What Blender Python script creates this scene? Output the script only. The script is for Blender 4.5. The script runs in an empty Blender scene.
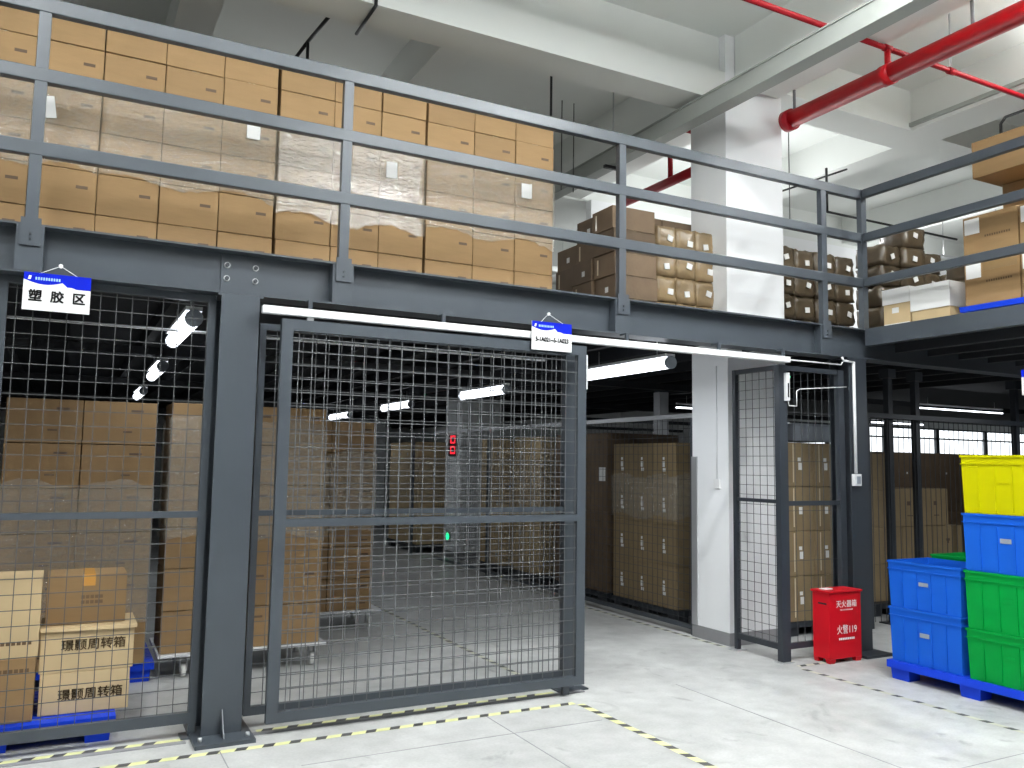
import bpy, bmesh, math, random
from mathutils import Vector, Matrix
random.seed(7)
S = bpy.context.scene
COL = S.collection
PI = math.pi

# ------------------------------------------------------------------ materials
def mat(name, col, rough=.6, metal=0., var=0., vscale=3., bump=0., bscale=40., stretch=None, rnd=0., emis=None, spec=.5):
    m = bpy.data.materials.new(name); m.use_nodes = True
    n = m.node_tree.nodes; l = m.node_tree.links
    b = n['Principled BSDF']
    b.inputs['Base Color'].default_value = (*col, 1)
    b.inputs['Roughness'].default_value = rough
    b.inputs['Metallic'].default_value = metal
    b.inputs['Specular IOR Level'].default_value = spec
    if emis:
        b.inputs['Emission Color'].default_value = (*emis[0], 1)
        b.inputs['Emission Strength'].default_value = emis[1]
    if var or bump or rnd:
        tc = n.new('ShaderNodeTexCoord'); mp = n.new('ShaderNodeMapping')
        l.new(tc.outputs['Object'], mp.inputs['Vector'])
        if stretch: mp.inputs['Scale'].default_value = stretch
    src = None
    if var:
        t = n.new('ShaderNodeTexNoise'); t.inputs['Scale'].default_value = vscale; t.inputs['Detail'].default_value = 5
        l.new(mp.outputs['Vector'], t.inputs['Vector'])
        r = n.new('ShaderNodeMapRange'); r.inputs['From Min'].default_value = .3; r.inputs['From Max'].default_value = .7
        r.inputs['To Min'].default_value = 1 - var; r.inputs['To Max'].default_value = 1 + var
        l.new(t.outputs['Fac'], r.inputs['Value']); src = r.outputs['Result']
    if rnd:
        oi = n.new('ShaderNodeObjectInfo'); r2 = n.new('ShaderNodeMapRange')
        r2.inputs['To Min'].default_value = 1 - rnd; r2.inputs['To Max'].default_value = 1 + rnd
        l.new(oi.outputs['Random'], r2.inputs['Value'])
        if src:
            mm = n.new('ShaderNodeMath'); mm.operation = 'MULTIPLY'
            l.new(src, mm.inputs[0]); l.new(r2.outputs['Result'], mm.inputs[1]); src = mm.outputs[0]
        else: src = r2.outputs['Result']
    if src:
        v = n.new('ShaderNodeVectorMath'); v.operation = 'SCALE'; v.inputs[0].default_value = col
        l.new(src, v.inputs['Scale']); l.new(v.outputs['Vector'], b.inputs['Base Color'])
    if bump:
        t2 = n.new('ShaderNodeTexNoise'); t2.inputs['Scale'].default_value = bscale; t2.inputs['Detail'].default_value = 3
        l.new(mp.outputs['Vector'], t2.inputs['Vector'])
        bp = n.new('ShaderNodeBump'); bp.inputs['Strength'].default_value = bump; bp.inputs['Distance'].default_value = .01
        l.new(t2.outputs['Fac'], bp.inputs['Height']); l.new(bp.outputs['Normal'], b.inputs['Normal'])
    return m

M = {}
M['card'] = mat('cardboard', (.27, .165, .070), .75, var=.07, vscale=4, stretch=(1, 1, 5), rnd=.09, bump=.06)
M['card_pale'] = mat('pale_cardboard', (.56, .42, .235), .75, var=.06, vscale=5, rnd=.05, bump=.06)
M['card_dim'] = mat('olive_cardboard', (.25, .18, .092), .75, var=.08, vscale=5, rnd=.08, bump=.06)
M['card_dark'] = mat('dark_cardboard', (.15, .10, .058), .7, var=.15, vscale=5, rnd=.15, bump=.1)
M['parcel'] = mat('parcel_wrap', (.27, .19, .10), .3, var=.2, vscale=6, rnd=.15, bump=.8, bscale=9)
M['parcel_dark'] = mat('dark_parcel_wrap', (.085, .062, .036), .3, var=.25, vscale=6, rnd=.2, bump=.8, bscale=9)
M['slot'] = mat('printed_mark', (.10, .065, .04), .8)
M['seam'] = mat('carton_seam', (.18, .11, .055), .8)
M['tape'] = mat('parcel_tape', (.62, .30, .06), .25)
M['clear_tape'] = mat('clear_tape', (.72, .62, .45), .12)
M['browntape'] = mat('brown_tape', (.24, .155, .07), .3)
M['paper'] = mat('white_paper', (.82, .82, .80), .6)
M['ink'] = mat('black_ink', (.02, .02, .02), .7)
M['inkbrown'] = mat('faded_ink', (.12, .07, .03), .8)
M['steel'] = mat('grey_steel_paint', (.049, .059, .071), .38, var=.06, vscale=3, bump=.03, bscale=60)
M['steel_mid'] = mat('darker_grey_steel', (.026, .032, .041), .42, var=.06)  # darker tone of the grey steel, for the right column and cage
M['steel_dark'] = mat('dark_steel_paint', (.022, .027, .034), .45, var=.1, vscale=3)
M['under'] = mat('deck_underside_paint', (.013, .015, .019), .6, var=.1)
M['deck'] = mat('deck_board', (.22, .22, .21), .7, var=.1)
M['wire'] = mat('galvanised_wire', (.095, .10, .105), .45)
M['wire_mid'] = mat('mid_grey_wire', (.06, .063, .065), .5)  # darker grey than the gate wire, for the left panels
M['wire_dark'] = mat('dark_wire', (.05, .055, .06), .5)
M['galv'] = mat('galvanised_steel', (.55, .56, .57), .35, metal=.6)
M['white_metal'] = mat('white_metal', (.78, .79, .80), .35)
M['white_paint'] = mat('white_wall_paint', (.88, .89, .90), .8, var=.02, vscale=1.5)
M['ceil'] = mat('ceiling_paint', (.80, .82, .79), .85, var=.03, vscale=.8)
M['greyband'] = mat('grey_skirting_paint', (.24, .24, .25), .6, var=.1)
M['tray'] = mat('cable_tray_paint', (.36, .38, .355), .5, var=.05)
M['red'] = mat('red_pipe_paint', (.38, .004, .008), .4, spec=.25, var=.05)
M['darkred'] = mat('dark_red_pipe_paint', (.30, .005, .012), .45, spec=.25, var=.08)
M['redbox'] = mat('red_enamel', (.50, .004, .012), .4, spec=.3, var=.04)
M['black'] = mat('black_paint', (.012, .012, .013), .5)
M['blue'] = mat('blue_plastic', (.007, .092, .50), .5, spec=.15, var=.04, vscale=2)
M['bluepal'] = mat('blue_pallet_plastic', (.006, .045, .55), .5, spec=.2, var=.05)
M['green'] = mat('green_plastic', (.0, .25, .038), .5, spec=.12, var=.04, vscale=2)
M['yellow'] = mat('yellow_plastic', (.47, .45, .0), .5, spec=.12, var=.04, vscale=2)
M['greyplastic'] = mat('grey_plastic', (.26, .29, .33), .5, var=.04)
M['signblue'] = mat('sign_blue', (.002, .012, .42), .6, spec=.1)
M['lightblue'] = mat('light_blue_print', (.30, .50, .95), .5)
M['white'] = mat('white_board', (.80, .80, .80), .5)
M['tapeyellow'] = mat('yellow_floor_tape', (.68, .69, .33), .6, var=.15, vscale=9)
M['tapepale'] = mat('worn_floor_tape', (.50, .50, .40), .6, var=.12, vscale=9)
M['tapeblack'] = mat('black_floor_tape', (.055, .055, .055), .6)
M['rubber'] = mat('caster_rubber', (.70, .70, .67), .5)
M['lamp'] = mat('lit_tube', (1, 1, 1), .5, emis=((.88, .93, 1.), 3.2))
M['ledred'] = mat('red_led', (.3, .0, .0), .4, emis=((1, .02, .04), 1.6))
M['ledgreen'] = mat('green_led', (0, .3, .1), .4, emis=((.02, 1, .35), 1.5))
M['day'] = mat('daylit_window', (1, 1, 1), .5, emis=((.90, .96, 1.), 1.6))

def film_mat(name='stretch_film', lo=.18, hi=.40, gl=.05):
    m = bpy.data.materials.new(name); m.use_nodes = True
    n = m.node_tree.nodes; l = m.node_tree.links
    n.clear(); out = n.new('ShaderNodeOutputMaterial')
    tr = n.new('ShaderNodeBsdfTransparent'); pr = n.new('ShaderNodeBsdfPrincipled'); g = n.new('ShaderNodeBsdfGlossy')
    pr.inputs['Base Color'].default_value = (.74, .68, .55, 1); pr.inputs['Roughness'].default_value = .2
    g.inputs['Roughness'].default_value = .10; g.inputs['Color'].default_value = (.95, .95, .95, 1)
    tc = n.new('ShaderNodeTexCoord'); mp = n.new('ShaderNodeMapping'); mp.inputs['Scale'].default_value = (1, 1, 2.2)
    mp.inputs['Rotation'].default_value = (0, .25, 0)
    l.new(tc.outputs['Object'], mp.inputs['Vector'])
    t = n.new('ShaderNodeTexNoise'); t.inputs['Scale'].default_value = 22; t.inputs['Detail'].default_value = 4; t.inputs['Distortion'].default_value = .5
    l.new(mp.outputs['Vector'], t.inputs['Vector'])
    bp = n.new('ShaderNodeBump'); bp.inputs['Strength'].default_value = .8; bp.inputs['Distance'].default_value = .02
    l.new(t.outputs['Fac'], bp.inputs['Height']); l.new(bp.outputs['Normal'], g.inputs['Normal']); l.new(bp.outputs['Normal'], pr.inputs['Normal'])
    r = n.new('ShaderNodeMapRange'); r.inputs['From Min'].default_value = .4; r.inputs['From Max'].default_value = .75
    r.inputs['To Min'].default_value = lo; r.inputs['To Max'].default_value = hi
    l.new(t.outputs['Fac'], r.inputs['Value'])
    mx = n.new('ShaderNodeMixShader'); l.new(r.outputs['Result'], mx.inputs['Fac'])
    l.new(tr.outputs[0], mx.inputs[1]); l.new(pr.outputs[0], mx.inputs[2])
    m2 = n.new('ShaderNodeMixShader'); m2.inputs['Fac'].default_value = gl
    l.new(mx.outputs[0], m2.inputs[1]); l.new(g.outputs[0], m2.inputs[2]); l.new(m2.outputs[0], out.inputs[0])
    return m
M['film_glossy'] = film_mat('glossy_stretch_film', .18, .42, .22)
M['film'] = film_mat()

def floor_mat():
    m = bpy.data.materials.new('concrete_floor'); m.use_nodes = True
    n = m.node_tree.nodes; l = m.node_tree.links; b = n['Principled BSDF']
    tc = n.new('ShaderNodeTexCoord')
    def noise(s, d=6, dist=0.):
        t = n.new('ShaderNodeTexNoise'); t.inputs['Scale'].default_value = s; t.inputs['Detail'].default_value = d
        t.inputs['Distortion'].default_value = dist; l.new(tc.outputs['Object'], t.inputs['Vector']); return t.outputs['Fac']
    def ramp(src, a, bb, lo, hi):
        r = n.new('ShaderNodeMapRange'); r.inputs['From Min'].default_value = a; r.inputs['From Max'].default_value = bb
        r.inputs['To Min'].default_value = lo; r.inputs['To Max'].default_value = hi; l.new(src, r.inputs['Value']); return r.outputs['Result']
    def mul(a, c):
        q = n.new('ShaderNodeMath'); q.operation = 'MULTIPLY'; l.new(a, q.inputs[0]); l.new(c, q.inputs[1]); return q.outputs[0]
    v = mul(ramp(noise(.9, 4, .6), .32, .62, .80, 1.05), ramp(noise(6, 8), .3, .7, .88, 1.08))
    v = mul(v, ramp(noise(60, 3), .35, .65, .95, 1.04))
    v = mul(v, ramp(noise(2.3, 6, 1.5), .24, .36, .72, 1.))
    v = mul(v, ramp(noise(1.7, 7, 2.2), .62, .72, 1., .74))
    s = n.new('ShaderNodeVectorMath'); s.operation = 'SCALE'; s.inputs[0].default_value = (.48, .485, .475)
    l.new(v, s.inputs['Scale']); l.new(s.outputs['Vector'], b.inputs['Base Color'])
    l.new(ramp(noise(5, 5), .3, .7, .38, .62), b.inputs['Roughness'])
    b.inputs['Specular IOR Level'].default_value = .35
    return m
M['floor'] = floor_mat()

# ------------------------------------------------------------------ mesh builder
class MB:
    def __init__(s): s.bm = bmesh.new(); s.mats = []
    def mi(s, m):
        if m not in s.mats: s.mats.append(m)
        return s.mats.index(m)
    def geo(s, verts, faces, m, smooth=False):
        i = s.mi(m); vs = [s.bm.verts.new(v) for v in verts]
        for f in faces:
            try: fc = s.bm.faces.new([vs[k] for k in f]); fc.material_index = i; fc.smooth = smooth
            except ValueError: pass
        return vs
    def box(s, x0, x1, y0, y1, z0, z1, m, taper=0., rot=None, bev=0.):
        tx, ty = taper, taper
        v = [(x0+tx, y0+ty, z0), (x1-tx, y0+ty, z0), (x1-tx, y1-ty, z0), (x0+tx, y1-ty, z0), (x0, y0, z1), (x1, y0, z1), (x1, y1, z1), (x0, y1, z1)]
        if rot: v = [tuple(rot @ Vector(p)) for p in v]
        vs = s.geo(v, [(3, 2, 1, 0), (4, 5, 6, 7), (0, 1, 5, 4), (1, 2, 6, 5), (2, 3, 7, 6), (3, 0, 4, 7)], m)
        if bev:
            es = {e for q in vs for e in q.link_edges}
            bmesh.ops.bevel(s.bm, geom=list(es), offset=bev, segments=2, affect='EDGES', profile=.5)
        return s
    def cyl(s, p0, p1, r, m, n=12, r2=None):
        p0, p1 = Vector(p0), Vector(p1); d = (p1 - p0).normalized(); r2 = r if r2 is None else r2
        a = d.orthogonal().normalized(); b = d.cross(a)
        v = [tuple(p + (a*math.cos(2*PI*k/n) + b*math.sin(2*PI*k/n))*rr) for p, rr in ((p0, r), (p1, r2)) for k in range(n)]
        i = s.mi(m); vs = [s.bm.verts.new(q) for q in v]
        for k in range(n):
            f = s.bm.faces.new([vs[k], vs[(k+1) % n], vs[n+(k+1) % n], vs[n+k]]); f.material_index = i; f.smooth = True
        for rng in (range(n-1, -1, -1), range(n, 2*n)):
            f = s.bm.faces.new([vs[k] for k in rng]); f.material_index = i
        return s
    def path(s, pts, r, m, n=8):
        for a, b in zip(pts, pts[1:]): s.cyl(a, b, r, m, n)
        return s
    def build(s, name, parent=None, origin=None, **kw):
        me = bpy.data.meshes.new(name); bmesh.ops.recalc_face_normals(s.bm, faces=s.bm.faces[:])
        o = bpy.data.objects.new(name, me)
        if origin is not None:
            bmesh.ops.translate(s.bm, verts=s.bm.verts[:], vec=-Vector(origin)); o.location = origin
        s.bm.to_mesh(me); s.bm.free()
        for m in s.mats: me.materials.append(M[m])
        COL.objects.link(o)
        if parent is not None:
            o.parent = parent
            o.location = Vector(o.location) - Vector(parent.location) if parent.parent is None else Vector(o.location)
        tag(o, **kw); return o

def tag(o, label=None, cat=None, group=None, kind=None):
    if label: o['label'] = label
    if cat: o['category'] = cat
    if group: o['group'] = group
    if kind: o['kind'] = kind
    return o
def thing(name, loc, label, cat, group=None, rz=0.):
    o = bpy.data.objects.new(name, None); o.location = loc; o.empty_display_size = .1; o.rotation_euler[2] = rz
    COL.objects.link(o); return tag(o, label, cat, group)
def copy_tree(o, parent=None):
    c = o.copy(); COL.objects.link(c)
    if parent: c.parent = parent
    for ch in list(o.children): copy_tree(ch, c)
    return c
def text(body, size, loc, mt, name='lettering', parent=None, side='front', sx=1., bold=0.):
    c = bpy.data.curves.new(name, 'FONT'); c.body = body; c.size = size; c.align_x = 'CENTER'; c.align_y = 'CENTER'
    c.extrude = .0006
    t = bpy.data.objects.new(name, c); COL.objects.link(t)
    me = bpy.data.meshes.new_from_object(t.evaluated_get(bpy.context.evaluated_depsgraph_get()))
    COL.objects.unlink(t); bpy.data.objects.remove(t)
    if bold:
        bm = bmesh.new(); bm.from_mesh(me); n0 = bm.verts[:] + bm.edges[:] + bm.faces[:]
        for dx, dy in ((bold, 0), (0, bold), (bold, bold)):
            g = bmesh.ops.duplicate(bm, geom=n0)
            bmesh.ops.translate(bm, verts=[v for v in g['geom'] if isinstance(v, bmesh.types.BMVert)], vec=(dx, dy, 0))
        bm.to_mesh(me); bm.free()
    me.materials.clear(); me.materials.append(M[mt])
    o = bpy.data.objects.new(name, me); COL.objects.link(o)
    o.scale = (sx, 1, 1)
    o.rotation_euler = (PI/2, 0, 0) if side == 'front' else (PI/2, 0, -PI/2)
    o.location = loc
    if parent is not None:
        o.parent = parent; o.location = Vector(loc) - Vector(parent.location)
    return o

ORD = ['first', 'second', 'third', 'fourth', 'fifth', 'sixth', 'seventh', 'eighth', 'ninth', 'tenth', 'eleventh', 'twelfth']

# ------------------------------------------------------------------ setting
HZ = 5.75            # hall ceiling
DT, DB = 2.875, 2.60 # mezzanine deck top, main beam bottom
XL, XR, YN, YF = -9., 40., -8., 26.
MB().box(XL, XR, YN, YF, -.15, 0, 'floor').build('floor', kind='structure')
b = MB()
for x, y0, y1 in ((.85, -2, 5.0), (2.47, -2, 5.0), (4.09, -2, 5.1)): b.box(x-.003, x+.003, y0, y1, 0, .0012, 'greyband')
for y, x0, x1 in ((3.05, 4.09, 9.), (4.60, 1.2, 3.1)): b.box(x0, x1, y-.0025, y+.0025, 0, .0012, 'greyband')
b.build('trim_1', kind='structure')   # saw-cut joints of the floor slab
MB().box(XL, XR, YN, YF, HZ, HZ+.2, 'ceil').build('ceiling', kind='structure')
MB().box(XL-.2, XL, YN, YF, 0, HZ, 'white_paint').build('wall_left', kind='structure')
MB().box(XR, XR+.2, YN, YF, 0, HZ, 'white_paint').build('wall_right', kind='structure')
MB().box(XL, XR, YN-.2, YN, 0, HZ, 'greyband').build('wall_front', kind='structure')
# back wall with window openings low on its right half
wy = 22.0
b = MB(); b.box(XL, 18.5, YF, YF+.2, 0, HZ, 'white_paint')
b.build('wall_back', kind='structure')
b = MB(); b.box(18.5, XR, wy, wy+.2, 0, 2.05, 'white_paint'); b.box(18.5, XR, wy, wy+.2, 3.28, HZ, 'white_paint'); b.box(18.3, 18.5, wy, YF, 0, HZ, 'white_paint')
b.build('wall_rear_right', kind='structure')
wx = 18.5
k = 0
while wx < XR - .1:
    k += 1; x1 = min(wx + 3.1, XR)
    fr = MB()
    fr.box(wx, x1, wy+.02, wy+.10, 2.05, 2.11, 'steel_dark'); fr.box(wx, x1, wy+.02, wy+.10, 3.22, 3.28, 'steel_dark')
    for xx in (wx, x1-.10): fr.box(xx, xx+.10, wy+.02, wy+.10, 2.11, 3.22, 'steel_dark')
    fr.box(wx, x1, wy+.02, wy+.10, 2.84, 2.90, 'steel_dark')
    f = fr.build('window_%d' % k, kind='structure')
    MB().box(wx+.05, x1-.05, wy+.11, wy+.12, 2.06, 3.27, 'day').build('window_pane', parent=f)
    wx += 3.1
MB().box(6.15, 17., 9.45, 9.58, DT, 5.21, 'white_paint').build('wall_upper', kind='structure')
# concrete columns
def ccol(x0, x1, y0, y1, nm, band=True):
    MB().box(x0, x1, y0, y1, 0, HZ, 'white_paint').build(nm, kind='structure')
    if band: MB().box(x0-.006, x1+.006, y0-.006, y1+.006, 0, .115, 'greyband').build(nm.replace('trim', 'baseboard'), kind='structure')
ccol(5.385, 6.11, 5.95, 6.455, 'trim_2')
MB().box(5.375, 5.385, 6.38, 6.46, .115, 1.70, 'galv').build('trim_3', kind='structure')
ccol(5.92, 6.66, 13.05, 13.65, 'trim_4')
ccol(6.35, 7.0, 20.0, 20.6, 'trim_5')
# ceiling beams
b = MB(); b.box(XL, 5.385, 5.95, 6.32, 5.08, 5.37, 'ceil'); b.box(XL, 5.385, 6.03, 6.32, 5.37, HZ, 'ceil'); b.build('ceiling_beam', kind='structure')
MB().box(6.11, XR, 5.90, 6.34, 5.30, HZ, 'ceil').build('ceiling_beam', kind='structure')
MB().box(5.50, 6.05, YN, 5.94, 5.25, HZ, 'ceil').build('ceiling_beam', kind='structure')
MB().box(5.42, 6.08, 6.46, YF, 5.25, HZ, 'ceil').build('ceiling_beam', kind='structure')
MB().box(8.0, 8.5, YN, 5.90, 5.30, HZ, 'ceil').build('ceiling_beam', kind='structure')
b = MB(); b.box(7.96, 8.0, YN, 5.90, 5.34, 5.38, 'tray'); b.build('ceiling_moulding', kind='structure')
for x in (.62, 2.78, 8.3, 11.2): MB().box(x, x+.32, 6.34, YF, 5.32, HZ, 'ceil').build('ceiling_beam', kind='structure')
for y in (9.6, 13.1, 16.6, 20.1): MB().box(XL, XR, y, y+.35, 5.22, HZ, 'ceil').build('ceiling_beam', kind='structure')

# ------------------------------------------------------------------ mezzanine
b = MB(); b.box(XL+.01, 10.5, 5.425, YF-.01, DT-.05, DT-.003, 'deck'); b.box(10.5, XR-.01, 5.425, 14., DT-.05, DT-.003, 'deck'); b.box(6.47, XR-.01, YN+.01, 5.24, DT-.05, DT-.003, 'deck')
dk = b.build('mezzanine_deck', label='raised mezzanine deck carrying the stacked cartons above the storage cages', cat='mezzanine')
b = MB()
x = XL + .3
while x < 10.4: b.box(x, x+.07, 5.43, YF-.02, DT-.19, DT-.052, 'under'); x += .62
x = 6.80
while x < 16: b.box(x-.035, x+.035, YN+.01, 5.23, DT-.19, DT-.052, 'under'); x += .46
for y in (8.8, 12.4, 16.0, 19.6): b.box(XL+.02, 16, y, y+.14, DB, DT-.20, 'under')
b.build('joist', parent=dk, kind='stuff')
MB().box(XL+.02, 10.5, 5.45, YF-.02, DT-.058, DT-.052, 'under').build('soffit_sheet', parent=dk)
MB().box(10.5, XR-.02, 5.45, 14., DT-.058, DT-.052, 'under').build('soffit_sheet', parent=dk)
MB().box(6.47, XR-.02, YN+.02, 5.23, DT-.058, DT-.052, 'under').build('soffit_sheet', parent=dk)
def ibeam_x(name, x0, x1, y0, y1, z0, z1, stiff, label):
    b = MB(); ym = (y0+y1)/2
    b.box(x0, x1, y0, y1, z1-.012, z1, 'steel'); b.box(x0, x1, y0, y1, z0, z0+.012, 'steel'); b.box(x0, x1, ym-.005, ym+.005, z0+.012, z1-.012, 'steel')
    t = b.build(name, origin=(x0, ym, z0), label=label, cat='beam')
    for x in stiff:
        MB().box(x-.068, x+.068, y0+.001, ym-.006, z0+.013, z1-.013, 'steel').build('stiffener_plate', parent=t)
    return t
POSTS = [-.235, 1.52, 3.705, 5.89]
fb = ibeam_x('steel_beam', -6, 14., 5.243, 5.423, DB, DT, POSTS, 'long grey steel beam carrying the front edge of the mezzanine')
bp = MB().box(.78, 1.02, 5.318, 5.327, DB+.02, DT-.02, 'steel').build('splice_plate', parent=fb)
for x in (.815, .985):
    for z in (2.705, 2.787): MB().cyl((x, 5.318, z), (x, 5.300, z), .013, 'steel_dark', 6).cyl((x, 5.318, z), (x, 5.314, z), .019, 'galv', 12).build('bolt', parent=fb)
# right wing edge beam (channel)
b = MB(); b.box(6.38, 6.39, -3, 5.242, DT-.155, DT, 'steel'); b.box(6.39, 6.46, -3, 5.242, DT-.012, DT, 'steel'); b.box(6.39, 6.46, -3, 5.242, DT-.155, DT-.143, 'steel')
b.build('edge_channel', label='grey channel along the edge of the right mezzanine wing', cat='beam')
# steel columns
def hcol(xc, y0, w, label, gusset, sm='steel'):
    t = thing('steel_column', (xc, y0+w/2, 0), label, 'column')
    b = MB(); b.box(xc-w/2, xc+w/2, y0, y0+.012, .022, DB-.014, sm); b.box(xc-w/2, xc+w/2, y0+w-.012, y0+w, .022, DB-.014, sm)
    b.box(xc-.005, xc+.005, y0+.012, y0+w-.012, .022, DB-.014, sm); b.build('shaft', parent=t)
    MB().box(xc-.165, xc+.165, y0-.17, y0+w+.12, 0, .022, sm).build('base_plate', parent=t)
    MB().box(xc-w/2-.02, xc+w/2+.02, y0-.0, y0+w, DB-.014, DB-.001, sm).build('cap_plate', parent=t)
    if gusset:
        g = MB(); g.geo([(xc-.004, y0, .022), (xc-.004, y0-.10, .022), (xc-.004, y0, .16), (xc+.004, y0, .022), (xc+.004, y0-.10, .022), (xc+.004, y0, .16)],
                 [(0, 1, 2), (5, 4, 3), (0, 3, 4, 1), (1, 4, 5, 2), (2, 5, 3, 0)], sm); g.build('gusset', parent=t)
        for dx in (-.13, .13): MB().cyl((xc+dx, y0-.10, .022), (xc+dx, y0-.10, .045), .012, 'galv', 6).build('anchor_bolt', parent=t)
    return t
hcol(.893, 5.243, .225, 'stout grey steel column between the left cage and the sliding gate', True)
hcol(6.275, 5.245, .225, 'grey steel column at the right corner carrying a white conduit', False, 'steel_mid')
for x, y, l in ((7.78, 6.12, 'dark steel post at the left of the far windows'), (8.27, 6.16, 'dark steel post in front of the left windows'), (9.98, 6.10, 'dark steel post behind the yellow crate'),
                (6.98, 9.0, 'slim steel post with capital beyond the right aisle fence'), ):
    t = thing('steel_post', (x, y, 0), l, 'post')
    w = .07 if y > 7 else .033
    MB().box(x-w, x+w, y-w, y+w, .012, DB-.02, 'steel_dark' if y < 7 else 'galv').build('shaft', parent=t)
    MB().box(x-.1, x+.1, y-.1, y+.1, 0, .012, 'steel_dark').build('base_plate', parent=t)
    MB().box(x-.06, x+.06, y-.06, y+.06, DB-.02, DB-.001 if y > 7 else DT-.195, 'steel_dark' if y < 7 else 'steel').build('capital', parent=t)

# railings
t = thing('railing', (1.2, 5.27, DT), 'long grey railing along the front edge of the mezzanine', 'railing')
yr0, yr1 = 5.245, 5.300
for z0, z1, nm in ((4.09, 4.178, 'top_rail'), (3.685, 3.766, 'middle_rail'), (3.262, 3.344, 'lower_rail')):
    MB().box(-6, 6.375, yr0, yr1, z0, z1, 'steel', bev=.006).build(nm, parent=t)
for x in POSTS:
    MB().box(x-.031, x+.031, yr0+.002, yr1-.002, DT, 4.09, 'steel').build('post', parent=t)
    p = MB().box(x-.05, x+.05, 5.233, 5.2415, DT-.125, DT+.03, 'steel').build('foot_plate', parent=t)
    for z in (DT-.09, DT-.06): MB().cyl((x, 5.233, z), (x, 5.226, z), .007, 'steel_dark', 6).build('bolt', parent=t)
MB().box(6.376, 6.44, yr0, yr1, DT, 4.18, 'steel').build('corner_post', parent=t)
t = thing('railing', (6.41, 2, DT), 'grey railing running toward the viewer on the right wing', 'railing')
for z0, z1, nm in ((4.10, 4.18, 'top_rail'), (3.69, 3.765, 'middle_rail'), (3.27, 3.345, 'lower_rail')):
    MB().box(6.382, 6.436, -3, 5.24, z0, z1, 'steel', bev=.006).build(nm, parent=t)
for y in (3.1, .9): MB().box(6.384, 6.434, y-.03, y+.03, DT, 4.10, 'steel').build('post', parent=t)

# ------------------------------------------------------------------ wire mesh fences
PITCH = .0835
def mesh_x(x0, x1, y, z0, z1, r, mt, ph=0., pz=PITCH):
    b = MB(); x = x0 + PITCH*(.5+ph)
    while x < x1: b.box(x-r, x+r, y-r, y+r, z0, z1, mt); x += PITCH
    z = z0 + pz*(.6+ph)
    while z < z1: b.box(x0, x1, y-r*2.6, y-r*.9, z-r, z+r, mt); z += pz
    return b
def mesh_y(y0, y1, x, z0, z1, r, mt):
    b = MB(); y = y0 + PITCH*.5
    while y < y1: b.box(x-r, x+r, y-r, y+r, z0, z1, mt); y += PITCH
    z = z0 + PITCH*.6
    while z < z1: b.box(x-r*2.6, x-r*.9, y0, y1, z-r, z+r, mt); z += PITCH
    return b
def frame_x(t, x0, x1, y, z0, z1, w, d, mids, mt='steel', bottomh=None):
    bh = bottomh or w
    MB().box(x0, x0+w, y-d/2, y+d/2, z0, z1, mt).build('left_stile', parent=t)
    MB().box(x1-w, x1, y-d/2, y+d/2, z0, z1, mt).build('right_stile', parent=t)
    MB().box(x0+w, x1-w, y-d/2, y+d/2, z1-w, z1, mt).build('top_rail', parent=t)
    MB().box(x0+w, x1-w, y-d/2, y+d/2, z0, z0+bh, mt).build('bottom_rail', parent=t)
    for a, c in mids: MB().box(x0+w, x1-w, y-d/2, y+d/2, a, c, mt).build('middle_rail', parent=t)
def feet(t, pts, top=.08):
    for x, y in pts: MB().box(x-.06, x+.06, y-.06, y+.06, 0, .01, 'steel').box(x-.02, x+.02, y-.02, y+.02, .01, top, 'steel').build('foot', parent=t)
t = thing('mesh_fence', (.2, 5.35, 0), 'wire mesh fence panel in front of the cartons with printed writing', 'fence')
frame_x(t, -.37, .765, 5.35, .08, 2.595, .045, .04, [(1.258, 1.295)], bottomh=.06)
mesh_x(-.325, .72, 5.35, .14, 2.55, .0022, 'wire_mid').build('wire_mesh', parent=t); feet(t, [(-.34, 5.35), (.74, 5.35)])
t = thing('mesh_fence', (-1, 5.35, 0), 'wire mesh fence panel cut by the left picture edge', 'fence')
frame_x(t, -1.6, -.372, 5.35, .08, 2.595, .045, .04, [(1.258, 1.295)], bottomh=.06)
mesh_x(-1.555, -.417, 5.35, .14, 2.55, .0022, 'wire_mid').build('wire_mesh', parent=t); feet(t, [(-1.57, 5.35)])
t = thing('mesh_fence', (2.2, 5.35, 0), 'fixed wire mesh panel standing behind the sliding gate', 'fence')
MB().box(1.03, 1.07, 5.33, 5.37, .08, 2.45, 'steel').build('left_stile', parent=t)
MB().box(3.25, 3.345, 5.325, 5.375, .01, 2.45, 'steel').build('end_post', parent=t)
for a, c, nm in ((.08, .13, 'bottom_rail'), (1.262, 1.295, 'middle_rail'), (2.41, 2.45, 'top_rail')): MB().box(1.07, 3.25, 5.33, 5.37, a, c, 'steel').build(nm, parent=t)
mesh_x(1.07, 3.25, 5.35, .13, 2.41, .0022, 'wire', .35).build('wire_mesh', parent=t)
MB().box(3.18, 3.42, 5.25, 5.45, 0, .01, 'steel').build('foot_plate', parent=t)
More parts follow.
